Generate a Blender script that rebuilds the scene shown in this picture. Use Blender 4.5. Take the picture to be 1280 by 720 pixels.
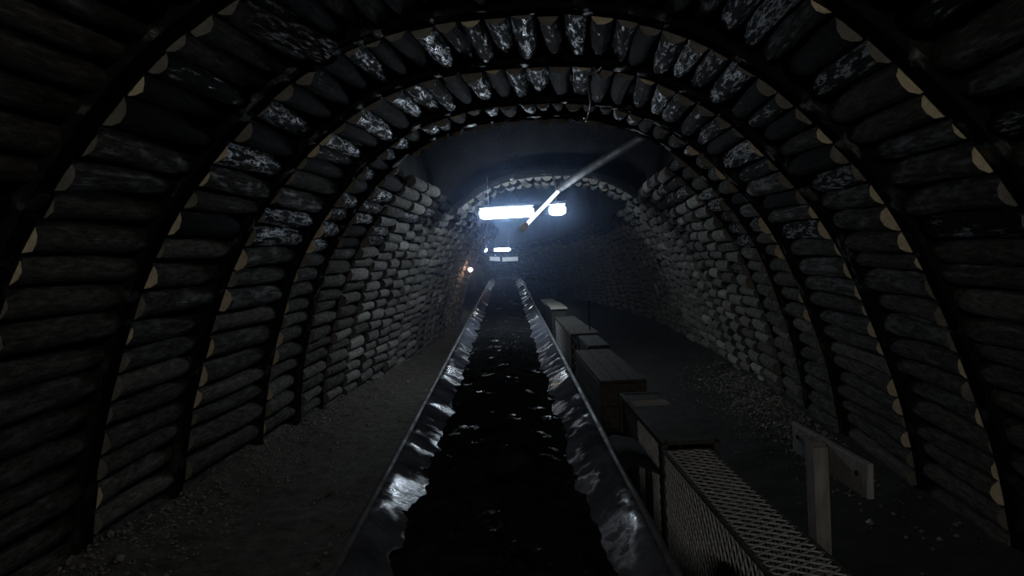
import bpy, bmesh, math, random
from mathutils import Vector, Matrix, noise

# ------------------------------------------------------------ camera, world, exposure
for o in list(bpy.data.objects): bpy.data.objects.remove(o)
scene = bpy.context.scene
col = scene.collection
FPX, EYE = 793.0, 1.77
cam_data = bpy.data.cameras.new('camera'); cam = bpy.data.objects.new('camera', cam_data); col.objects.link(cam)
cam_data.sensor_width = 36.0; cam_data.lens = 36.0*FPX/1280.0; cam_data.clip_start = .05; cam_data.clip_end = 200
fwd = Vector(((715-640)/FPX, -(328-360)/FPX, -1)).normalized()      # tunnel axis seen from the camera
upv = Vector((-.043, 1, 0)); upv = (upv - upv.dot(fwd)*fwd).normalized()
rgt = fwd.cross(upv)
M4 = Matrix((rgt, fwd, upv)).to_4x4(); M4.translation = (0, 0, EYE); cam.matrix_world = M4
scene.camera = cam
w = bpy.data.worlds.new('underground'); scene.world = w; w.use_nodes = True
w.node_tree.nodes['Background'].inputs[0].default_value = (0, 0, 0, 1)
w.node_tree.nodes['Background'].inputs[1].default_value = 0
vs = scene.view_settings
vs.view_transform = 'Standard'; vs.look = 'None'; vs.gamma = 1.0; vs.use_curve_mapping = False; vs.exposure = 0.32
LAMP = 95.0          # radiance of the tunnel's tube lamps
random.seed(7)

# ------------------------------------------------------------ materials
def mat(name):
    m = bpy.data.materials.new(name); m.use_nodes = True
    nt = m.node_tree; return m, nt, nt.nodes['Principled BSDF']
def N(nt, t, **kw):
    n = nt.nodes.new(t)
    for k, v in kw.items(): setattr(n, k, v)
    return n
def ramp(nt, fac, stops):
    r = N(nt, 'ShaderNodeValToRGB'); e = r.color_ramp.elements
    while len(e) < len(stops): e.new(.5)
    for i, (p, c) in enumerate(stops):
        e[i].position = p; e[i].color = (c, c, c, 1) if isinstance(c, (int, float)) else (*c, 1)
    nt.links.new(fac, r.inputs[0]); return r.outputs[0]
def coords(nt, scale, rnd=True, kind='Object'):
    tc = N(nt, 'ShaderNodeTexCoord'); mp = N(nt, 'ShaderNodeMapping'); mp.inputs['Scale'].default_value = scale
    nt.links.new(tc.outputs[kind], mp.inputs[0])
    if rnd:
        oi = N(nt, 'ShaderNodeObjectInfo'); mu = N(nt, 'ShaderNodeMath', operation='MULTIPLY'); mu.inputs[1].default_value = 90
        nt.links.new(oi.outputs['Random'], mu.inputs[0])
        cb = N(nt, 'ShaderNodeCombineXYZ')
        for i in range(3): nt.links.new(mu.outputs[0], cb.inputs[i])
        nt.links.new(cb.outputs[0], mp.inputs['Location'])
    return mp.outputs[0]
def noise_tex(nt, vec, scale, detail=4, rough=.6):
    n = N(nt, 'ShaderNodeTexNoise'); n.inputs['Scale'].default_value = scale
    n.inputs['Detail'].default_value = detail; n.inputs['Roughness'].default_value = rough
    nt.links.new(vec, n.inputs['Vector']); return n.outputs['Fac']
def bump(nt, b, fac, strength, dist):
    bp = N(nt, 'ShaderNodeBump'); bp.inputs['Strength'].default_value = strength; bp.inputs['Distance'].default_value = dist
    nt.links.new(fac, bp.inputs['Height']); nt.links.new(bp.outputs[0], b.inputs['Normal'])
def surface(name, c0, c1, r0, r1, scale=(1, 1, 1), ns=6, bs=.5, bd=.02, rnd=False, metal=0.0, spec=.5, wet=None):
    m, nt, b = mat(name)
    v = coords(nt, scale, rnd); f = noise_tex(nt, v, ns, 6, .65)
    nt.links.new(ramp(nt, f, [(.3, c0), (.7, c1)]), b.inputs['Base Color'])
    f2 = noise_tex(nt, v, ns*.6, 4)
    nt.links.new(ramp(nt, f2, [(.35, r0), (.65, r1)]), b.inputs['Roughness'])
    b.inputs['Metallic'].default_value = metal; b.inputs['Specular IOR Level'].default_value = spec
    if wet:                         # standing water only in patches: (scale, from, to, roughness)
        fw = noise_tex(nt, v, wet[0], 5, .6); mask = ramp(nt, fw, [(wet[1], 0), (wet[2], 1)])
        mu = N(nt, 'ShaderNodeMath', operation='MULTIPLY'); mu.inputs[1].default_value = spec; nt.links.new(mask, mu.inputs[0])
        nt.links.new(mu.outputs[0], b.inputs['Specular IOR Level'])
        nt.links.new(ramp(nt, fw, [(wet[1], .9), (wet[2], wet[3])]), b.inputs['Roughness'])
    f3 = noise_tex(nt, v, ns*3, 6, .7)
    bump(nt, b, f3, bs, bd); return m
def bark(name, c0, c1, c2, r0, r1, bs, spec):
    m, nt, b = mat(name)
    v = coords(nt, (2.2, 5, 2.2)); f = noise_tex(nt, v, 1.6, 8, .78)
    base = ramp(nt, f, [(.36, c0), (.52, c1), (.68, c2)])
    oi = N(nt, 'ShaderNodeObjectInfo'); tint = ramp(nt, oi.outputs['Random'], [(0, .55), (.8, 1.0), (1, 1.5)])
    mx = N(nt, 'ShaderNodeMix', data_type='RGBA', blend_type='MULTIPLY'); mx.inputs[0].default_value = 1
    nt.links.new(base, mx.inputs[6]); nt.links.new(tint, mx.inputs[7]); nt.links.new(mx.outputs[2], b.inputs['Base Color'])
    f2 = noise_tex(nt, v, 1.1, 6, .65)
    # wet film in patches; how much of a log is wet differs from log to log
    amt = ramp(nt, oi.outputs['Random'], [(0, .235), (.3, .18), (.6, .09), (1, 0)])
    sub = N(nt, 'ShaderNodeMath', operation='ADD'); nt.links.new(f2, sub.inputs[0]); nt.links.new(amt, sub.inputs[1])
    mask = ramp(nt, sub.outputs[0], [(.68, 0), (.80, 1)])
    mu = N(nt, 'ShaderNodeMath', operation='MULTIPLY_ADD'); mu.inputs[1].default_value = spec; mu.inputs[2].default_value = .02; nt.links.new(mask, mu.inputs[0])
    nt.links.new(mu.outputs[0], b.inputs['Specular IOR Level'])
    nt.links.new(ramp(nt, sub.outputs[0], [(.68, r1), (.80, r0)]), b.inputs['Roughness'])
    v2 = coords(nt, (3.2, 2.4, 3.2)); f3 = noise_tex(nt, v2, 2.4, 8, .75)
    bump(nt, b, f3, bs, .03); return m
M = {}
M['bark'] = bark('dry_bark', (.030, .0275, .024), (.082, .076, .067), (.165, .153, .136), .6, .9, .9, .12)
M['lamplit'] = bark('lamplit_bark', (.060, .057, .051), (.150, .142, .128), (.27, .258, .235), .6, .9, .9, .12)  # paler copy for the far logs: lamplight put into the bark colour
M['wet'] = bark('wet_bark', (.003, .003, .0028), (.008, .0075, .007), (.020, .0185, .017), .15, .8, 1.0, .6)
M['unlit'] = bark('unlit_bark', (.006, .006, .006), (.018, .0175, .017), (.04, .039, .037), .6, .9, .9, .04)  # roof logs kept unlit: shade put into a darkened bark colour
M['cut'] = surface('cut_wood', (.20, .16, .095), (.30, .255, .175), .6, .8, (1, 1, 1), 2.5, .2, .01, True)
M['cutold'] = surface('weathered_cut_wood', (.035, .032, .026), (.085, .075, .056), .6, .8, (1, 1, 1), 2.5, .2, .01, True)
M['steel'] = surface('sooty_steel', (.0035, .0035, .0035), (.009, .0088, .0085), .7, .9, (1, 1, 1), 10, .5, .006, False, 0, .35, (5, .55, .66, .25))
M['rock'] = surface('damp_rock', (.004, .004, .004), (.011, .0105, .0105), .9, .98, (1, 1, 1), 3, .8, .06, False, 0, .06)
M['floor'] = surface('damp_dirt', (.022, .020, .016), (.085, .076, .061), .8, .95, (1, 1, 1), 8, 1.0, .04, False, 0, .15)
nt = M['floor'].node_tree; b = nt.nodes['Principled BSDF']     # colour darkens across the walkway right of the conveyor
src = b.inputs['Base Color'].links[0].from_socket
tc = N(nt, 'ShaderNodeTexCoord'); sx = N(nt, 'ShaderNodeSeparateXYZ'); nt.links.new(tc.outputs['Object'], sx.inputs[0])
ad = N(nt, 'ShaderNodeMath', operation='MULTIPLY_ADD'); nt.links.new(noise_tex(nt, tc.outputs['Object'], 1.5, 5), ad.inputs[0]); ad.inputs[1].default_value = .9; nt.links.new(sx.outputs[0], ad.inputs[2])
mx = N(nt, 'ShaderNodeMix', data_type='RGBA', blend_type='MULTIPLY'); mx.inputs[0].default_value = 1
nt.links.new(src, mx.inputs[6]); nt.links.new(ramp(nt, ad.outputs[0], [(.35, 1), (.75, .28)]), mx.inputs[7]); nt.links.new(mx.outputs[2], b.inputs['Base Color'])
M['gravel'] = surface('gravel', (.05, .045, .036), (.12, .11, .09), .6, .9, (1, 1, 1), 20, .5, .01)
M['coal'] = surface('wet_coal', (.003, .003, .003), (.014, .0138, .0135), .95, .9, (1, 1, 1), 7, .8, .012, False, 0, .35, (5, .63, .70, .25))
M['belt'] = surface('wet_rubber_belt', (.022, .0228, .027), (.085, .088, .102), .5, .9, (1, 1, 1), 4, .5, .010, False, 0, .5, (2.6, .53, .62, .16))
M['rail'] = surface('galvanised_steel', (.03, .031, .034), (.07, .073, .078), .55, .8, (1, 1, 1), 12, .3, .004, False, .2, .2)
M['mesh'] = surface('expanded_metal', (.12, .12, .118), (.21, .21, .205), .6, .8, (1, 1, 1), 20, .2, .002, False, .1, .15)
M['plate'] = surface('dusty_plate', (.016, .0152, .013), (.045, .042, .036), .8, .95, (1, 1, 1), 9, .4, .006, False, 0, .04)
M['board'] = surface('grey_board', (.015, .014, .0125), (.042, .039, .034), .8, .95, (6, 1, 6), 6, .5, .006, False, 0, .04)
M['pale'] = surface('pale_board', (.16, .155, .13), (.28, .27, .23), .6, .85, (1, 1, 1), 5, .4, .006)
M['post'] = surface('weathered_post', (.07, .065, .060), (.19, .178, .162), .5, .8, (14, 14, 2), 2, .6, .006)
M['plank'] = surface('wet_plank', (.012, .012, .011), (.06, .06, .057), .6, .9, (10, 2, 10), 3, 1.0, .02, False, 0, .3, (6, .5, .62, .3))
M['black'] = surface('black_rubber', (.004, .004, .004), (.012, .014, .014), .9, .98, (1, 1, 1), 12, .3, .004, False, 0, .03)
M['white'] = surface('white_enamel', (.62, .62, .62), (.8, .8, .8), .3, .5, (1, 1, 1), 8, .1, .002)
M['wire'] = surface('steel_wire', (.25, .25, .26), (.42, .42, .44), .25, .4, (1, 1, 1), 30, .1, .001, False, .8)
M['pipe'] = surface('dark_wet_pipe', (.006, .006, .007), (.016, .016, .019), .6, .8, (1, 1, 1), 9, .5, .006, False, 0, .06)
def emit(name, colr, s):
    m, nt, b = mat(name); b.inputs['Base Color'].default_value = (.8, .8, .8, 1)
    b.inputs['Emission Color'].default_value = (*colr, 1); b.inputs['Emission Strength'].default_value = s; return m
M['tube'] = emit('lit_tube', (.74, .87, 1.0), LAMP)
M['tube_back'] = emit('lit_back_tube', (1.0, .965, .90), LAMP*1.55)
M['tube_far'] = emit('lit_far_tube', (.74, .87, 1.0), LAMP*1.2)
M['slim'] = emit('lit_slim_tube', (.93, .97, 1.0), 1.1)
M['bulb'] = emit('lit_bulb', (1.0, .62, .42), 90)

# ------------------------------------------------------------ helpers
def tag(o, label=None, cat=None, group=None, kind=None):
    if label: o['label'] = label
    if cat: o['category'] = cat
    if group: o['group'] = group
    if kind: o['kind'] = kind
    return o
def link(name, me, parent=None, mats=None):
    if mats:
        for m in mats: me.materials.append(M[m])
    o = bpy.data.objects.new(name, me); col.objects.link(o)
    if parent: o.parent = parent
    return o
def from_bm(name, bm, mname, parent=None, smooth=False):
    bmesh.ops.recalc_face_normals(bm, faces=bm.faces)
    me = bpy.data.meshes.new(name); bm.to_mesh(me); bm.free()
    if smooth:
        for p in me.polygons: p.use_smooth = True
    return link(name, me, parent, [mname] if isinstance(mname, str) else mname)
def data(name, v, f, mname, parent=None, smooth=False, fix=False):
    me = bpy.data.meshes.new(name); me.from_pydata([tuple(p) for p in v], [], f); me.update()
    if fix:
        bm = bmesh.new(); bm.from_mesh(me); bmesh.ops.recalc_face_normals(bm, faces=bm.faces); bm.to_mesh(me); bm.free()
    if smooth:
        for p in me.polygons: p.use_smooth = True
    return link(name, me, parent, [mname])
def empty(name, loc, rz=0):
    o = bpy.data.objects.new(name, None); o.location = loc; o.rotation_euler = (0, 0, rz); col.objects.link(o); return o
def box(bm, x0, x1, y0, y1, z0, z1, bev=0.0):
    r = bmesh.ops.create_cube(bm, size=1)
    for v in r['verts']:
        v.co = Vector(((x0+x1)/2 + v.co.x*(x1-x0), (y0+y1)/2 + v.co.y*(y1-y0), (z0+z1)/2 + v.co.z*(z1-z0)))
    if bev:
        es = {e for v in r['verts'] for e in v.link_edges}
        bmesh.ops.bevel(bm, geom=list(es), offset=bev, segments=2, profile=.6, affect='EDGES')
def tube(bm, pts, rad, seg=10, cap=True):
    pts = [Vector(p) for p in pts]; rings = []
    rads = rad if isinstance(rad, (list, tuple)) else [rad]*len(pts)
    for i, p in enumerate(pts):
        t = (pts[min(i+1, len(pts)-1)] - pts[max(i-1, 0)]).normalized()
        a = t.cross(Vector((0, 0, 1)))
        if a.length < .01: a = t.cross(Vector((1, 0, 0)))
        a.normalize(); b = t.cross(a)
        rings.append([bm.verts.new(p + rads[i]*(math.cos(q)*a + math.sin(q)*b)) for q in [2*math.pi*k/seg for k in range(seg)]])
    for r0, r1 in zip(rings, rings[1:]):
        for k in range(seg): bm.faces.new((r0[k], r0[(k+1) % seg], r1[(k+1) % seg], r1[k]))
    if cap: bm.faces.new(rings[0]); bm.faces.new(rings[-1])
def nz(x, y, z=0, s=1.0): return noise.noise(Vector((x*s, y*s, z*s)))
def fbm(x, y, z, s): return noise.fractal(Vector((x*s, y*s, z*s)), .9, 2.0, 5)

# ------------------------------------------------------------ tunnel centre line and cross-section
CX, Y0, RHO = -.38, 12.0, 62.0
def frame(s):                       # position, right vector, heading angle at distance s along the tunnel
    if s <= Y0: return Vector((CX, s, 0)), Vector((1, 0, 0)), 0.0
    a = (s - Y0)/RHO
    return Vector((CX - RHO*(1-math.cos(a)), Y0 + RHO*math.sin(a), 0)), Vector((math.cos(a), math.sin(a), 0)), a
half = [(0, 3.22), (.4, 3.205), (.75, 3.14), (1.1, 3.01), (1.53, 2.72), (1.9, 2.33), (2.1, 2.06), (2.3, 1.68), (2.55, 1.0), (2.68, .5), (2.76, 0), (2.80, -.28)]
ctrl = [(-x, z) for x, z in reversed(half[1:])] + half
def catmull(p0, p1, p2, p3, t):
    return tuple(.5*(2*b + (c-a)*t + (2*a-5*b+4*c-d)*t*t + (3*b-a-3*c+d)*t**3) for a, b, c, d in zip(p0, p1, p2, p3))
dense = []
for i in range(len(ctrl)-1):
    p = [ctrl[max(0, min(len(ctrl)-1, i+k))] for k in (-1, 0, 1, 2)]
    dense += [catmull(*p, j/12) for j in range(12)]
dense.append(ctrl[-1])
arc = [0.0]
for a, b in zip(dense, dense[1:]): arc.append(arc[-1] + math.dist(a, b))
LEN = arc[-1]
def prof(t):                        # point (across, up) and outward normal at arc length t from the left foot
    import bisect
    i = max(1, min(len(arc)-1, bisect.bisect(arc, t))); f = (t-arc[i-1])/(arc[i]-arc[i-1])
    a, b = dense[i-1], dense[i]; x = a[0]+(b[0]-a[0])*f; z = a[1]+(b[1]-a[1])*f
    dx, dz = b[0]-a[0], b[1]-a[1]; l = math.hypot(dx, dz)
    return x, z, -dz/l, dx/l
def tz(zz):                         # arc length on the left side at height zz
    for i in range(len(dense)):
        if dense[i][1] >= zz: return arc[i]
    return LEN/2
TS = tz(2.55)                       # walls below, roof above
TV = tz(2.78)                       # edge of the roof cavity
TF = tz(-.05)
RIBS = [2.65, 3.6, 4.55, 5.85, 6.72, 7.45, 8.1, 8.7, 9.3, 9.95, 10.62, 11.3]
while RIBS[-1] < 46: RIBS.append(RIBS[-1] + (.7 if RIBS[-1] < 16 else 1.0))
LEAN = {5.85: -.23, 6.72: -.52, 7.45: -.35, 8.1: -.2}      # some arches lean towards the viewer at the crown
def rs(s, t): return s + LEAN.get(s, 0)*max(0, prof(t)[1])/3.2
BACK = -9.0
VOID0, VOID1 = 6.45, 10.5
BARE = 11.95       # no roof logs beyond this point

def P(s, t, off=0.0):
    c, r, a = frame(s); x, z, nx, nz_ = prof(t)
    return c + r*(x + nx*off) + Vector((0, 0, z + nz_*off))

# ------------------------------------------------------------ shell (earth and rock behind the lagging)
def shell(name, t0, t1, nt_, label, cat):
    ss = [BACK + .5*k for k in range(int((46-BACK)/.5)+1)]
    V, Fc = [], []
    for s in ss:
        for k in range(nt_+1):
            t = t0 + (t1-t0)*k/nt_
            off = .25 + .04*fbm(s, t, 0, 1.7)
            if name == 'ceiling' and VOID0 < s < VOID1 + .2:
                q = min(1, (t-TV+.1)/.6, (LEN-TV+.1-t)/.6)
                if q > 0:
                    e = min(1, (s-VOID0+.3)/.7, (VOID1+.5-s)/.7)
                    off += q*e*(2.3 + .5*fbm(s, t, 3, .9))
            if name == 'ceiling' and s > BARE:
                q = min(1, (t-TV+.1)/.6, (LEN-TV+.1-t)/.6)
                if q > 0: off += q*min(1, (s-BARE)/.8)*(1.3 + .5*fbm(s, t, 3, .9))
            V.append(P(s, t, off))
    n = nt_+1
    for i in range(len(ss)-1):
        for k in range(nt_): Fc.append((i*n+k, i*n+k+1, (i+1)*n+k+1, (i+1)*n+k))
    o = data(name, V, Fc, 'rock', smooth=True)
    return tag(o, label, cat, kind='structure')
wall_l = shell('wall_left', 0, TS, 14, 'left tunnel wall lagged with horizontal timber logs between steel arches', 'wall')
wall_r = shell('wall_right', LEN-TS, LEN, 14, 'right tunnel wall lagged with horizontal timber logs between steel arches', 'wall')
roof = shell('ceiling', TS, LEN-TS, 22, 'vaulted tunnel roof of wet black logs with a dark cavity', 'ceiling')
for nm, s, lb in (('wall_back', BACK, 'dark rock closing the tunnel behind the viewer'), ('wall_end', 46, 'dark rock at the far end of the tunnel bend')):
    V = [P(s, LEN*k/40, .35) for k in range(41)]
    tag(data(nm, V, [tuple(range(41))], 'rock'), lb, 'wall', kind='structure')

# floor: uneven dirt, heaped along the wall feet
def floor_z(s, x):
    h = .035*fbm(s, x, 0, 1.1) + .02*nz(s, x, 5, 5)
    dl, dr = x + 2.85, 2.85 - x
    h += .20*math.exp(-(dl/.30)**2)*(.6 + .8*abs(nz(s, 1, 2, .8)))
    h += (.16 + .16*math.exp(-((s-7.6)/1.6)**2))*math.exp(-(dr/.38)**2)*(.6 + .8*abs(nz(s, 8, 2, .8)))
    return h
V, Fc = [], []
ss = []; s = BACK
while s < 46: ss.append(s); s += .5 if s < -1 else .09 if s < 10 else .35
nx_ = 70
for s in ss:
    c, r, a = frame(s)
    for k in range(nx_+1):
        x = -3.1 + 6.2*k/nx_; p = c + r*x; V.append((p.x, p.y, floor_z(s, x)))
for i in range(len(ss)-1):
    for k in range(nx_): Fc.append((i*(nx_+1)+k, i*(nx_+1)+k+1, (i+1)*(nx_+1)+k+1, (i+1)*(nx_+1)+k))
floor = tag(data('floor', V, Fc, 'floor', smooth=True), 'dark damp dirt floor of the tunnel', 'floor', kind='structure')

# ------------------------------------------------------------ steel arches
def rib_mesh(bm, s, t0, t1):
    # channel section: flat web towards the tunnel, two lips outwards
    q_ = 0 if s < 7 else .035
    sec = [(-.05, -.035+q_), (.05, -.035+q_), (.062, -.005+q_), (.055, .095), (.03, .095), (.026, .03), (-.026, .03), (-.03, .095), (-.055, .095), (-.062, -.005+q_)]
    n = max(4, int((t1-t0)/.11)); rings = []
    c, r, a = frame(s); hd = Vector((-math.sin(a), math.cos(a), 0))
    for i in range(n+1):
        t = t0 + (t1-t0)*i/n
        rings.append([bm.verts.new(P(rs(s, t), t, o_) + hd*y) for y, o_ in sec])
    m = len(sec)
    for a_, b_ in zip(rings, rings[1:]):
        for k in range(m): bm.faces.new((a_[k], a_[(k+1) % m], b_[(k+1) % m], b_[k]))
    bm.faces.new(rings[0]); bm.faces.new(rings[-1])
ordn = ['nearest', 'second', 'third', 'fourth', 'fifth', 'sixth', 'seventh', 'eighth', 'ninth', 'tenth', 'eleventh', 'twelfth', 'thirteenth', 'fourteenth', 'fifteenth', 'sixteenth',
        'seventeenth', 'eighteenth', 'nineteenth', 'twentieth', 'twenty-first', 'twenty-second', 'twenty-third', 'twenty-fourth', 'twenty-fifth', 'twenty-sixth', 'twenty-seventh', 'twenty-eighth']
for i, s in enumerate(RIBS):
    if s > 24: break
    if 7 < s < VOID1 or s > BARE:
        c, r, a = frame(s); e = empty('steel_arch', c)
        for t0, t1 in ((0, TV-.05), (LEN-TV+.05, LEN)):
            bm = bmesh.new(); rib_mesh(bm, s, t0, t1)
            for v in bm.verts: v.co -= c
            from_bm('leg', bm, 'steel', e)
        tag(e, ('black steel arch legs without a crown under the roof cavity, %s arch from the viewer' if s < BARE else 'black crownless steel arch legs beyond the big lamp, %s arch from the viewer') % ordn[i], 'arch', 'steel arches of the tunnel')
    else:
        bm = bmesh.new(); rib_mesh(bm, s, 0, LEN)
        note = {0: ', cut off by the frame', 4: ' at the cavity edge', 10: ' behind the big lamp'}.get(i, '')
        tag(from_bm('steel_arch', bm, 'steel'), 'black steel arch rib, %s from the viewer%s' % (ordn[i], note), 'arch', 'steel arches of the tunnel')

# ------------------------------------------------------------ log lagging
def log_mesh(seed, seg=12, rings=6, mats=('bark', 'cut')):
    rnd = random.Random(seed); V, Fc = [], []
    bx, bz = rnd.uniform(-.18, .18), rnd.uniform(-.15, .15); ph = rnd.uniform(0, 50); tp = rnd.uniform(-.12, .12)
    ov = rnd.uniform(.85, 1.0)
    for i in range(rings+1):
        f = i/rings
        y = f; k = 1 + tp*(f-.5)
        if i == rings: k *= .97
        for j in range(seg):
            q = 2*math.pi*j/seg
            rr = k*(1 + .13*nz(math.cos(q)*1.1+ph, math.sin(q)*1.1, f*3.0, 1.3))
            V.append((rr*math.cos(q)+bx*math.sin(math.pi*f), y + (rnd.uniform(-.006, .006) if i in (0, rings) else 0), rr*ov*math.sin(q)+bz*math.sin(math.pi*f)))
    for i in range(rings):
        for j in range(seg): Fc.append((i*seg+j, i*seg+(j+1) % seg, (i+1)*seg+(j+1) % seg, (i+1)*seg+j))
    nv = len(V); V += V[:seg] + V[rings*seg:(rings+1)*seg]      # caps keep their own sharp rim
    Fc.append(tuple(range(nv, nv+seg))); Fc.append(tuple(reversed(range(nv+seg, nv+2*seg))))
    me = bpy.data.meshes.new('log'); me.from_pydata(V, [], Fc); me.update()
    bm = bmesh.new(); bm.from_mesh(me); bmesh.ops.recalc_face_normals(bm, faces=bm.faces); bm.to_mesh(me); bm.free()
    for p in me.polygons: p.use_smooth = True
    for p in list(me.polygons)[-2:]: p.use_smooth = False; p.material_index = 1
    for m in mats: me.materials.append(M[m])
    return me
KIND = {k: [log_mesh(100*q+i, mats=mt) for i in range(8)] for q, (k, mt) in enumerate({'dry': ('bark', 'cut'), 'dryold': ('bark', 'cutold'), 'wet': ('wet', 'cut'), 'wetold': ('wet', 'cutold'), 'paleold': ('lamplit', 'lamplit')}.items())}
low = [log_mesh(900+i, 8, 2, ('bark', 'cutold')) for i in range(5)]
LOW = []
for me in low: LOW.append(([v.co.copy() for v in me.vertices], [tuple(p.vertices) for p in me.polygons]))
stuff = {k: ([], []) for k in ('l', 'r', 'c')}
count = {'l': 0, 'r': 0, 'c': 0}
rl = random.Random(21)
def orient(p0, p1, rad, roll):
    y = (p1-p0); L = y.length; y /= L
    x = y.cross(Vector((0, 0, 1))).normalized(); z = x.cross(y)
    c_, s_ = math.cos(roll), math.sin(roll); x, z = x*c_ + z*s_, z*c_ - x*s_
    m = Matrix((x*rad, y*L, z*rad)).transposed().to_4x4(); m.translation = p0; return m
starts = [-1.6, -.55, .5, 1.6] + RIBS
parents = {'l': wall_l, 'r': wall_r, 'c': roof}
for bi in range(len(starts)-1):
    s0, s1 = starts[bi], starts[bi+1]
    t = TF + rl.uniform(0, .08)
    while t < LEN - TF:
        r = (rl.uniform(.072, .104) if s0 < 6.5 and t < TS else rl.uniform(.060, .086) if s0 < 6.5 else rl.uniform(.062, .090)) * (1.1 if rl.random() < .1 else 1)
        tc = t + r; t += 2*r + rl.uniform(-.006, .010)
        zone = 'l' if tc < TS else 'r' if tc > LEN-TS else 'c'
        e0, e1 = rs(s0, tc), rs(s1, tc)
        if zone == 'c' and TV < tc < LEN-TV:
            if s0 > BARE-.1: continue
            if s0 >= 6.5 and s1 <= VOID1+.3:
                if s0 < 7 and rl.random() < .95: e1 = VOID0 + rl.uniform(-.08, .12)   # stubs just past the arch
                else: continue
        a = e0 + .06 + rl.uniform(-.012, .03); b = e1 - .02 + rl.uniform(-.03, .0)
        dt = rl.uniform(-.018, .018)
        far_ = s0 > 7
        if far_: a -= .03; b += .005
        ex = (r-.07)*.75
        p0 = P(a, tc, ex + (.004 if far_ else -.004) + rl.uniform(-.024, .022)); p1 = P(b, tc + dt, ex + (.026 if far_ else .052) + rl.uniform(-.015, .02))
        m = orient(p0, p1, r, rl.uniform(0, 6.28))
        if s0 < 1.4 or s0 > 30 or count[zone] >= 300 or (zone == 'c' and s0 > 13.5) or (zone == 'l' and s0 > 22):
            if s0 > 44: continue
            V, Fc = stuff[zone]; lv, lf = rl.choice(LOW); o0 = len(V)
            V += [m @ v for v in lv]; Fc += [tuple(o0+i for i in f) for f in lf]
        else:
            hgt = P(a, tc).z
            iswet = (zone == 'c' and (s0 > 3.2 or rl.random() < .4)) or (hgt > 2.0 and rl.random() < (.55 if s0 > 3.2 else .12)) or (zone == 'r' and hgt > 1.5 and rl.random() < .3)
            pale = s0 > 7 and rl.random() < min(.97, (s0-6.0)*.45)  # farther bays mostly take the bark with lamplight in its colour
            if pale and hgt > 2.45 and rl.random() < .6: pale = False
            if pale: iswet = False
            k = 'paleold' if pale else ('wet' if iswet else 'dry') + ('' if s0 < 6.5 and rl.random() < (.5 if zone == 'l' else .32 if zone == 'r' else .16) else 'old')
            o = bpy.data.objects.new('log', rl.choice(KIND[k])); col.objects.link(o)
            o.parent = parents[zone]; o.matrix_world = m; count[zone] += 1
for z_, (V, Fc) in stuff.items():
    if V: tag(data('log_lagging', V, Fc, 'unlit' if z_ == 'c' else 'lamplit' if z_ == 'l' else 'bark', parents[z_], smooth=False, fix=False), kind='stuff')
print('logs', count)

# ------------------------------------------------------------ belt conveyor
CO = Vector((-.075, 0, 0)); CA = math.atan(.1028)
def rimz(v): return .61 + .0245*v
conv = empty('belt_conveyor', CO, CA)
tag(conv, 'long belt conveyor running down the middle of the tunnel', 'conveyor')
def vsteps(v0, v1, k, mn):
    out = [v0]
    while out[-1] < v1: out.append(min(v1, out[-1] + max(mn, k*out[-1])))
    return out
VS = vsteps(-1.5, 27.5, .018, .03)
sec = [(-.60, 0), (-.56, -.012), (-.5, -.055), (-.42, -.105), (-.34, -.155), (-.24, -.20), (-.12, -.21), (0, -.21)]
sec = sec + [(-x, z) for x, z in reversed(sec[:-1])]
V, Fc = [], []
for v in VS:
    for u, z in sec: V.append((u, v, rimz(v) + z + .006*nz(v, u, 2, 2.2)))
n = len(sec)
for i in range(len(VS)-1):
    for k in range(n-1): Fc.append((i*n+k, i*n+k+1, (i+1)*n+k+1, (i+1)*n+k))
belt = data('belt', V, Fc, 'belt', conv, smooth=True); belt['label'] = 'wet grey troughed rubber belt'
md = belt.modifiers.new('thick', 'SOLIDIFY'); md.thickness = .014; md.offset = -1
for sgn in (-1, 1):
    bm = bmesh.new(); tube(bm, [(sgn*.625, v, rimz(v)-.022) for v in (-1.5, 4, 10, 18, 27.5)], .022, 10)
    from_bm('rail', bm, 'rail', conv, True)
v = .4
while v < 27:
    for sgn in (-1, 1):
        bm = bmesh.new(); box(bm, sgn*.62-.03, sgn*.62+.03, v-.03, v+.03, -.03, rimz(v)-.03)
        from_bm('stand_leg', bm, 'steel', conv)
    bm = bmesh.new(); tube(bm, [(-.2, v, rimz(v)-.285), (.2, v, rimz(v)-.285)], .055, 12); from_bm('idler_roller', bm, 'steel', conv, True)
    v += 1.8
bm = bmesh.new(); tube(bm, [(-.55, 27.5, rimz(27.5)-.2), (.55, 27.5, rimz(27.5)-.2)], .2, 20); from_bm('head_drum', bm, 'rail', conv, True)
# white plates added at the conveyor head to stand for lamp reflections
for u0, u1, zz, tl in ((-.62, -.2, 1.96, .10), (-.10, .55, 1.94, .0)):
    bm = bmesh.new(); box(bm, u0, u1, 26.3, 26.33, zz, zz+.17, .006)
    for q in bm.verts: q.co.z += (u1-q.co.x)*tl; q.co.y += (q.co.z-zz)*.5
    sp_ = from_bm('glint_plate', bm, 'white', conv)
    bm = bmesh.new(); box(bm, (u0+u1)/2-.015, (u0+u1)/2+.015, 26.36, 26.39, rimz(26)-.3, zz+.05); from_bm('plate_stay', bm, 'steel', sp_)

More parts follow.
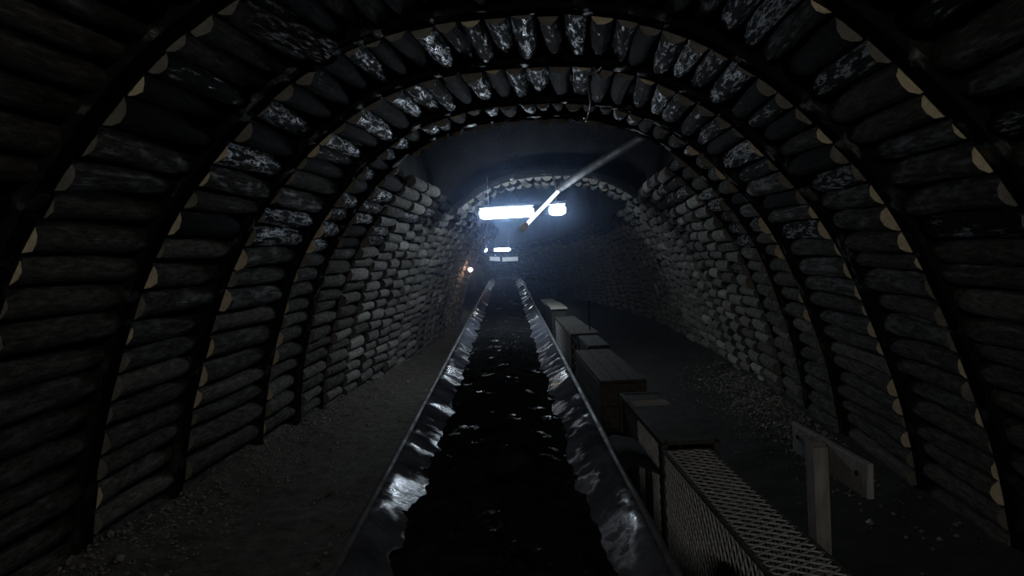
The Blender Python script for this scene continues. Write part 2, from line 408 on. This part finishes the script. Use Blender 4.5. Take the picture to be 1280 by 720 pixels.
# coal on the belt
def coal_z(u, v):
    base = -.105 + .045*max(0, 1-(u/.44)**2) - .05*max(0, u)*min(1, v/3) + .012*min(1, max(0, 4-v))
    return base + .030*fbm(u, v, 0, 3.2) + .014*nz(u, v, 4, 9) + .006*nz(u, v, 9, 26) + .02*nz(0, v, 7, 1.1) + .02*nz(u > 0, v, 2, 3.1)
V, Fc = [], []
CV = vsteps(.6, 26.5, .010, .018); nu = 56
for v in CV:
    for k in range(nu+1):
        u = -.52 + 1.04*k/nu; V.append((u, v, rimz(v) + coal_z(u, v)))
for i in range(len(CV)-1):
    for k in range(nu): Fc.append((i*(nu+1)+k, i*(nu+1)+k+1, (i+1)*(nu+1)+k+1, (i+1)*(nu+1)+k))
rc = random.Random(5)
for q in range(1500):
    v = .8 + 9*rc.random()**1.6; u = max(-.5, min(.5, rc.gauss(0, .24))); r = rc.uniform(.005, .016)*(1 if rc.random() < .95 else 2.0)
    z = rimz(v) + coal_z(u, v) + r*.2; o0 = len(V)
    bs = [Vector((1, 0, 0)), Vector((-1, 0, 0)), Vector((0, 1, 0)), Vector((0, -1, 0)), Vector((0, 0, .8)), Vector((0, 0, -.8))]
    a, b = rc.uniform(0, 6.28), rc.uniform(-.6, .6); R3 = Matrix.Rotation(a, 3, 'Z') @ Matrix.Rotation(b, 3, 'X')
    V += [tuple(Vector((u, v, z)) + R3 @ (p*r*rc.uniform(.6, 1.25))) for p in bs]
    for f in ((0, 2, 4), (2, 1, 4), (1, 3, 4), (3, 0, 4), (2, 0, 5), (1, 2, 5), (3, 1, 5), (0, 3, 5)): Fc.append(tuple(o0+i for i in f))
coal = data('coal', V, Fc, 'coal'); coal.location = CO; coal.rotation_euler = (0, 0, CA)
tag(coal, 'black wet coal fines and lumps heaped along the conveyor belt', 'coal', kind='stuff')
def rock_bm(bm, c, r, seed, flat=.6, sub=2):
    q = bmesh.ops.create_icosphere(bm, subdivisions=sub, radius=1)
    for v in q['verts']:
        d = v.co.normalized(); k = 1 + .35*nz(d.x+seed, d.y, d.z, 1.4) + .12*nz(d.x, d.y+seed, d.z, 4)
        v.co = Vector((c[0] + d.x*r*k, c[1] + d.y*r*k*.85, c[2] + d.z*r*k*flat))
for u, v, r, lb in ((.03, 3.55, .13, 'broad flat coal slab lying mid-belt in the foreground'), (-.2, 2.95, .06, 'fist-sized coal lump near the left side of the foreground belt'), (.2, 4.6, .07, 'coal lump on the belt behind the broad slab')):
    bm = bmesh.new(); rock_bm(bm, (0, 0, 0), r, u*30, .5)
    o = from_bm('coal_lump', bm, 'coal'); tag(o, lb, 'coal lump', 'larger coal lumps on the belt')
    p = Matrix.Rotation(CA, 3, 'Z') @ Vector((u, v, 0)) + CO; o.location = (p.x, p.y, rimz(v) + coal_z(u, v) + r*.18); o.rotation_euler = (.1, -.12, u*9)

# ------------------------------------------------------------ guards right of the belt
def gz(v): return .725 + .016*v
def conv_empty(name, label, cat, v, group=None, u=1.0):
    p = Matrix.Rotation(CA, 3, 'Z') @ Vector((u, v, 0)) + CO
    o = empty(name, (p.x, p.y, 0), CA); tag(o, label, cat, group); return o
def mesh_panel(parent, org, ax, ay, la, lb, pitch=.027, long=.07, wd=.0032):
    # expanded metal: zigzag strands running along ay, set side by side along ax
    org, ax, ay = Vector(org), Vector(ax), Vector(ay); nrm = ax.cross(ay).normalized()
    V, Fc = [], []
    n = int(la/pitch)
    for i in range(n):
        m = int(lb/(long/2)); pts = []
        for j in range(m+1):
            off = pitch*(i + .5) + (pitch*.47 if (i+j) % 2 else -pitch*.47)
            pts.append((off, lb*j/m))
        for (a0, b0), (a1, b1) in zip(pts, pts[1:]):
            o0 = len(V)
            for a, b in ((a0, b0), (a1, b1)):
                c = org + ax*a + ay*b
                V += [c - ax*wd + nrm*wd*.5, c + ax*wd + nrm*wd*1.5, c + ax*wd - nrm*wd*.5, c - ax*wd - nrm*wd*1.5]
            for k in range(4): Fc.append((o0+k, o0+(k+1) % 4, o0+4+(k+1) % 4, o0+4+k))
    o = data('mesh_panel', V, Fc, 'mesh', parent); o['kind'] = 'stuff'; return o
def bars(parent, name, boxes, mname, bev=.003):
    bm = bmesh.new()
    for b in boxes: box(bm, *b, bev)
    return from_bm(name, bm, mname, parent)
def guard_frame(parent, u0, u1, v0, v1, z0, z1, w_=.014, mname='plate'):
    # welded angle frame: 12 edges, one bar each
    for b in ((u0-w_, u0+w_, v0, v1, z1-w_, z1+.004), (u1-w_, u1+w_, v0, v1, z1-w_, z1+.004),
              (u0-w_, u0+w_, v0, v1, z0, z0+2*w_), (u1-w_, u1+w_, v0, v1, z0, z0+2*w_),
              (u0, u1, v0, v0+2*w_, z1-w_, z1+.004), (u0, u1, v1-2*w_, v1, z1-w_, z1+.004)):
        bars(parent, 'frame_bar', [b], mname)
    for u in (u0, u1):
        for v in (v0+w_, v1-w_): bars(parent, 'frame_post', [(u-w_, u+w_, v-w_, v+w_, 0, z1)], mname)
GB = 'guards along the right side of the conveyor'
# 1 nearest: expanded metal cage
L = 2.05; g = conv_empty('mesh_guard', 'long expanded-metal mesh guard in the right foreground', 'guard', 2.25, GB)
u0, u1, z1 = -.15, .085, gz(2.6)
guard_frame(g, u0, u1, -L/2, L/2, .12, z1, .010)
mesh_panel(g, (u0, -L/2, .13), (0, 1, 0), (0, 0, 1), L, z1-.14)
mesh_panel(g, (u0, -L/2, z1), (0, 1, 0), (1, 0, 0), L, u1-u0, .026, .07)
mesh_panel(g, (u1, -L/2, .13), (0, 1, 0), (0, 0, 1), L, z1-.14)
mesh_panel(g, (u0, L/2, .13), (1, 0, 0), (0, 0, 1), u1-u0, z1-.14)
# 2 boxed plate guard with worn mesh strips
L = 1.30; g = conv_empty('plate_guard', 'dust-coated sheet-metal guard box with a slotted patch, behind the foreground mesh guard', 'guard', 3.98, GB)
u0, u1, z1 = -.13, .15, gz(4.0)
guard_frame(g, u0, u1, -L/2, L/2, .1, z1, .016)
bars(g, 'side_plate', [(u0, u0+.006, -L/2+.1, L/2, .12, z1-.012)], 'plate')
bars(g, 'side_plate', [(u1-.006, u1, -L/2, L/2, .12, z1-.012)], 'plate')
bars(g, 'top_plate', [(u0+.01, u1-.01, -L/2+.02, L/2-.42, z1-.01, z1-.003)], 'plate')
bars(g, 'top_plate', [(u0+.01, u1-.01, L/2-.24, L/2-.02, z1-.01, z1-.003)], 'plate')
mesh_panel(g, (u0+.01, L/2-.42, z1-.004), (0, 1, 0), (1, 0, 0), .19, u1-u0-.02, .022, .05)
mesh_panel(g, (u0-.008, -L/2+.12, .14), (0, 1, 0), (0, 0, 1), .55, z1-.18, .022, .06)
# 3 plain timber box made of boards
L = 1.78; g = conv_empty('board_guard', 'plain grey timber-board guard box, third along the conveyor', 'guard', 5.83, GB)
u0, u1, z1 = -.24, .13, gz(5.8)
for k in range(4):
    a = .08 + k*(z1-.09)/4; bars(g, 'board', [(u0, u0+.02, -L/2, L/2, a, a+(z1-.09)/4-.006)], 'board')
    bars(g, 'board', [(u1-.02, u1, -L/2, L/2, a, a+(z1-.09)/4-.006)], 'board')
    bars(g, 'board', [(u0+.022, u1-.022, -L/2, -L/2+.02, a, a+(z1-.09)/4-.006)], 'board')
for k in range(3):
    a = u0 + k*(u1-u0)/3; bars(g, 'board', [(a+.003, a+(u1-u0)/3-.003, -L/2-.01, L/2+.01, z1-.008, z1+.014)], 'board')
for u in (u0+.045, u1-.045):
    for v in (-L/2+.06, L/2-.06): bars(g, 'corner_post', [(u-.02, u+.02, v-.02, v+.02, -.02, z1-.01)], 'board')
# 4 short low box
L = .98; g = conv_empty('short_guard', 'short narrow board-topped guard between the timber box and the farther mesh guard', 'guard', 7.28, GB)
u0, u1, z1 = -.08, .13, gz(7.3)
guard_frame(g, u0, u1, -L/2, L/2, .1, z1, .014)
bars(g, 'top_board', [(u0-.01, u1+.01, -L/2, L/2, z1+.004, z1+.024)], 'board')
bars(g, 'side_plate', [(u0-.004, u0+.004, -L/2+.03, L/2-.03, .12, z1-.02)], 'plate')
# 5 farther mesh guard with plate lid
L = 2.6; g = conv_empty('mesh_guard', 'farther mesh guard with a sheet lid, beside the thin upright rod', 'guard', 9.12, GB)
u0, u1, z1 = -.16, .13, gz(9.1)
guard_frame(g, u0, u1, -L/2, L/2, .1, z1, .018)
mesh_panel(g, (u0-.004, -L/2, .13), (0, 1, 0), (0, 0, 1), L, z1-.15, .045, .12, .006)
mesh_panel(g, (u0, -L/2, .13), (1, 0, 0), (0, 0, 1), u1-u0, z1-.15, .045, .12, .006)
bars(g, 'lid', [(u0-.02, u1+.02, -L/2+1.0, L/2, z1+.004, z1+.016)], 'board')
bars(g, 'lid', [(u0-.01, u1+.05, -L/2, -L/2+.98, z1+.004, z1+.016)], 'board')
# 6 pale box
L = 3.5; g = conv_empty('pale_guard', 'pale beige board guard box at the far end of the row', 'guard', 12.95, GB)
u0, u1, z1 = -.18, .11, gz(12.9)
for a, b, m_ in ((-L/2, -.1, 'pale'), (-.08, L/2, 'pale')):
    bars(g, 'lid', [(u0, u1, a, b, z1-.01 + (.03 if a < -.5 else 0), z1+.02+(.03 if a < -.5 else 0))], m_)
for u in (u0+.01, u1-.03): bars(g, 'side_board', [(u, u+.02, -L/2+.02, L/2-.02, .05, z1-.015)], 'board')
bars(g, 'end_board', [(u0+.035, u1-.035, -L/2+.02, -L/2+.04, .05, z1-.015)], 'board')

# thin rod standing beside the farther mesh guard
bm = bmesh.new(); tube(bm, [(0, 0, -.03), (.004, 0, .6), (0, 0, 1.27)], .008, 8)
o = from_bm('upright_rod', bm, 'steel', None, True); o.location = (.19, 8.25, 0); tag(o, 'thin upright metal rod beside the farther mesh guard', 'rod')
# rubber flap between the belt edge and the plate guard
g = conv_empty('rubber_flap', 'dark rubber flap bridging the belt edge and the guards', 'flap', 3.42, None, .72)
bm = bmesh.new(); n = 8; 
for i in range(n+1):
    for j in range(2):
        bm.verts.new((-.1 + .2*i/n, -.28 + .56*j, rimz(3.4)+.05 - .10*((i/n)-.35)**2*2 + .01*math.sin(j+i)))
bm.verts.ensure_lookup_table()
for i in range(n): bm.faces.new((bm.verts[2*i], bm.verts[2*i+1], bm.verts[2*i+3], bm.verts[2*i+2]))
o = from_bm('flap_sheet', bm, 'black', g, True); md = o.modifiers.new('t', 'SOLIDIFY'); md.thickness = .012
for j in (-.2, .2):
    bm = bmesh.new(); box(bm, .02, .05, j-.015, j+.015, -.02, rimz(3.4)+.02); from_bm('bracket', bm, 'steel', g)
# rounded stump in front of the near guard
bm = bmesh.new(); tube(bm, [(0, 0, -.04), (0, 0, .2), (.004, 0, .62), (.004, 0, .69), (.004, 0, .73), (.004, 0, .745)], [.085, .082, .08, .07, .045, .01], 16)
o = from_bm('stump', bm, 'rock', None, True); tag(o, 'dark rounded stump standing between the belt and the foreground mesh guard', 'stump'); o.location = (.468, 2.02, 0)

# ------------------------------------------------------------ T-shaped signpost
p = Vector((1.235, 3.28, 0)); sp = empty('signpost', p, CA - .01); tag(sp, 'weathered wooden T-shaped post with a short crossboard, right foreground', 'post')
bm = bmesh.new(); box(bm, -.095, -.018, -.045, .045, -.06, .80, .008)
for v in bm.verts: v.co.x += .035*(v.co.z-.8)*-.3; v.co.z += .03*(v.co.y > 0)*(v.co.z > .7)
from_bm('upright', bm, 'post', sp)
bm = bmesh.new(); box(bm, -.016, .016, -.38, .37, .66, .82, .005)
for v in bm.verts: v.co.z += .006*math.sin(v.co.y*9)
cb_ = from_bm('crossboard', bm, 'post', sp)
for y in (-.30, .30):
    bm = bmesh.new(); tube(bm, [(-.022, y, .755), (-.014, y, .755)], .012, 8); from_bm('nail_hole', bm, 'black', cb_)

# ------------------------------------------------------------ lamps
def tube_lamp(loc, L, rz, label, seg, rad=.055, mname='tube', hang=.5, group=None):
    e = empty('tube_lamp', loc, rz); tag(e, label, 'lamp', group)
    for a, b in seg:
        bm = bmesh.new(); tube(bm, [(a, 0, 0), (a+.02, 0, 0), (a+.06, 0, 0), (b-.06, 0, 0), (b-.02, 0, 0), (b, 0, 0)], [rad*.4, rad*.75, rad, rad, rad*.75, rad*.4], 16); from_bm('tube', bm, mname, e, True)
    bm = bmesh.new(); box(bm, -L/2-.03, L/2+.03, -rad*.8, rad*.8, rad+.012, rad+.06, .01); hs_ = from_bm('housing', bm, 'rail', e)
    for s in (-1, 1):
        bm = bmesh.new(); box(bm, s*(L/2+.02)-.012, s*(L/2+.02)+.012, -rad, rad, -rad, rad+.02, .006); from_bm('end_cap', bm, 'black', e)
        bm = bmesh.new(); tube(bm, [(s*L*.4, 0, rad+.05), (s*L*.4, 0, rad+.05+hang)], .006, 6); from_bm('hanging_wire', bm, 'wire', hs_)
    for (a, b), (c, d) in zip(seg, seg[1:]):
        bm = bmesh.new(); box(bm, b+.005, c-.005, -rad*.9, rad*.9, -rad*.9, rad+.02, .008); from_bm('strap', bm, 'black', e)
    return e
tube_lamp((-.72, 9.72, 2.574), 1.3, 0, 'large bright white tube lamp hung across the middle of the tunnel', [(-.66, .17), (.41, .66)], .075, 'tube', .45)
tube_lamp((-.35, -4.0, 2.7), 1.3, 0, 'white tube lamp hung across the tunnel behind the viewer', [(-.65, .65)], .055, 'tube_back', .5)
tube_lamp((-2.64, 24.2, 2.38), .62, .2, 'small distant white tube lamp above the far end of the conveyor', [(-.31, .31)], .05, 'tube_far', .5)
tube_lamp((-3.04, 22.2, 2.36), .2, 1.3, 'tiny distant round white lamp left of the distant tube lamp', [(-.1, .1)], .07, 'tube_far', .5)
e = empty('wall_bulb', (-2.583, 16.0, 1.707)); tag(e, 'small warm pinkish bulb low on the far left wall', 'lamp')
bm = bmesh.new(); bmesh.ops.create_uvsphere(bm, u_segments=14, v_segments=10, radius=.05); from_bm('bulb', bm, 'bulb', e, True)
bm = bmesh.new(); tube(bm, [(0, .0, .05), (0, 0, .11)], .028, 10); from_bm('socket', bm, 'black', e, True)
bm = bmesh.new(); tube(bm, [(0, 0, .1), (-.06, 0, .12), (-.18, .02, .12)], .010, 6); from_bm('bracket', bm, 'steel', e, True)

# ------------------------------------------------------------ pipes and wires under the roof
bm = bmesh.new(); tube(bm, [(1.12, 5.95, 3.10), (.98, 6.3, 3.084), (.6, 7.35, 3.02), (.2, 8.5, 2.95), (-.13, 9.5, 2.881)], .055, 12)
tag(from_bm('roof_pipe', bm, 'pipe', None, True), 'dark wet pipe slung diagonally beneath the roof cavity', 'pipe')
e = empty('slanted_tube_lamp', (-.575, 7.9, 2.235)); tag(e, 'slim white tube lamp hanging at a slant in front of the big lamp', 'lamp')
A, B = Vector((0, 0, 0)), Vector((.412, 1.3, .556))
bm = bmesh.new(); tube(bm, [A, A.lerp(B, .5), B], .026, 14); from_bm('tube', bm, 'slim', e, True)
bm = bmesh.new(); tube(bm, [A-(B-A)*.03, A-(B-A)*.022, A+(B-A)*.03, A+(B-A)*.045], [.044, .052, .052, .03], 16); o = from_bm('end_collar', bm, 'white', e, True)
def wire(name, pts, r, label, mname='wire'):
    bm = bmesh.new(); tube(bm, pts, r, 7); return tag(from_bm(name, bm, mname, None, True), label, 'wire')
wire('suspension_wire', [(-.17, 9.2, 2.80), (-.2, 9.6, 2.95), (-.26, 10.3, 3.17), (-.27, 10.6, 3.24)], .010, 'thin wire holding the upper end of the slanted slim tube lamp')
wire('dangling_wire', [(.30, 4.55, 3.17), (.242, 4.56, 3.107), (.164, 4.6, 3.094), (.168, 4.65, 3.03), (.183, 4.7, 2.926), (.165, 4.7, 2.86), (.148, 4.7, 2.79)], .008, 'bent bright wire dangling from the third roof arch')
# loose plank wedged in the roof, upper left
A, B = Vector((-1.47, 2.80, 3.00)), Vector((-1.32, 3.52, 3.02)); y = (B-A).normalized(); x = Vector((.75, 0, .66)); x = (x - x.dot(y)*y).normalized(); z = x.cross(y)
bm = bmesh.new(); box(bm, -.075, .075, 0, (B-A).length, -.03, .03, .008)
for v in bm.verts: v.co.x += .02*nz(v.co.x*4, v.co.y*6, 1, 1.5)
o = from_bm('loose_plank', bm, 'plank'); m = Matrix((x, y, z)).transposed().to_4x4(); m.translation = A; o.matrix_world = m
tag(o, 'wet grey plank wedged under the roof logs, upper left corner', 'plank')

# ------------------------------------------------------------ gravel along the wall feet
V, Fc = [], []; rg = random.Random(11)
def pebble(p, r):
    o0 = len(V); R3 = Matrix.Rotation(rg.uniform(0, 6.28), 3, 'Z') @ Matrix.Rotation(rg.uniform(-.6, .6), 3, 'X')
    for q in ((1, 0, 0), (-1, 0, 0), (0, 1, 0), (0, -1, 0), (0, 0, .8), (0, 0, -.8)): V.append(tuple(p + R3 @ (Vector(q)*r*rg.uniform(.6, 1.2))))
    for f in ((0, 2, 4), (2, 1, 4), (1, 3, 4), (3, 0, 4), (2, 0, 5), (1, 2, 5), (3, 1, 5), (0, 3, 5)): Fc.append(tuple(o0+i for i in f))
for i in range(5200):
    left = rg.random() < .6
    s = 1.6 + 9*rg.random()**1.3 if left else rg.gauss(7.4, 1.3)
    if s < 1.5: continue
    if left: x = -2.72 + abs(rg.gauss(0, .28)) if rg.random() < .8 else rg.uniform(-2.6, -1)
    else: x = 2.65 - abs(rg.gauss(0, .3))
    c, r, a = frame(s); p = c + r*x; pebble(Vector((p.x, p.y, floor_z(s, x)+.004)), rg.uniform(.006, .02)*(1 if rg.random() < .95 else 2))
tag(data('gravel', V, Fc, 'gravel'), 'grey gravel and dirt heaped along the foot of the walls', 'gravel', kind='stuff')

# ------------------------------------------------------------ damp haze in the far part of the tunnel
bm = bmesh.new(); box(bm, -3.4, 2.7, 6.4, 20, -.3, 5.2)
hz, nt, b = mat('damp_haze'); nt.nodes.remove(b)
sc = N(nt, 'ShaderNodeVolumeScatter'); sc.inputs['Color'].default_value = (.45, .62, 1, 1); sc.inputs['Density'].default_value = .009; sc.inputs['Anisotropy'].default_value = .9
nt.links.new(sc.outputs[0], nt.nodes['Material Output'].inputs['Volume']); M['haze'] = hz
tag(from_bm('haze', bm, 'haze'), 'thin bluish damp haze around the big lamp', 'haze', kind='stuff')
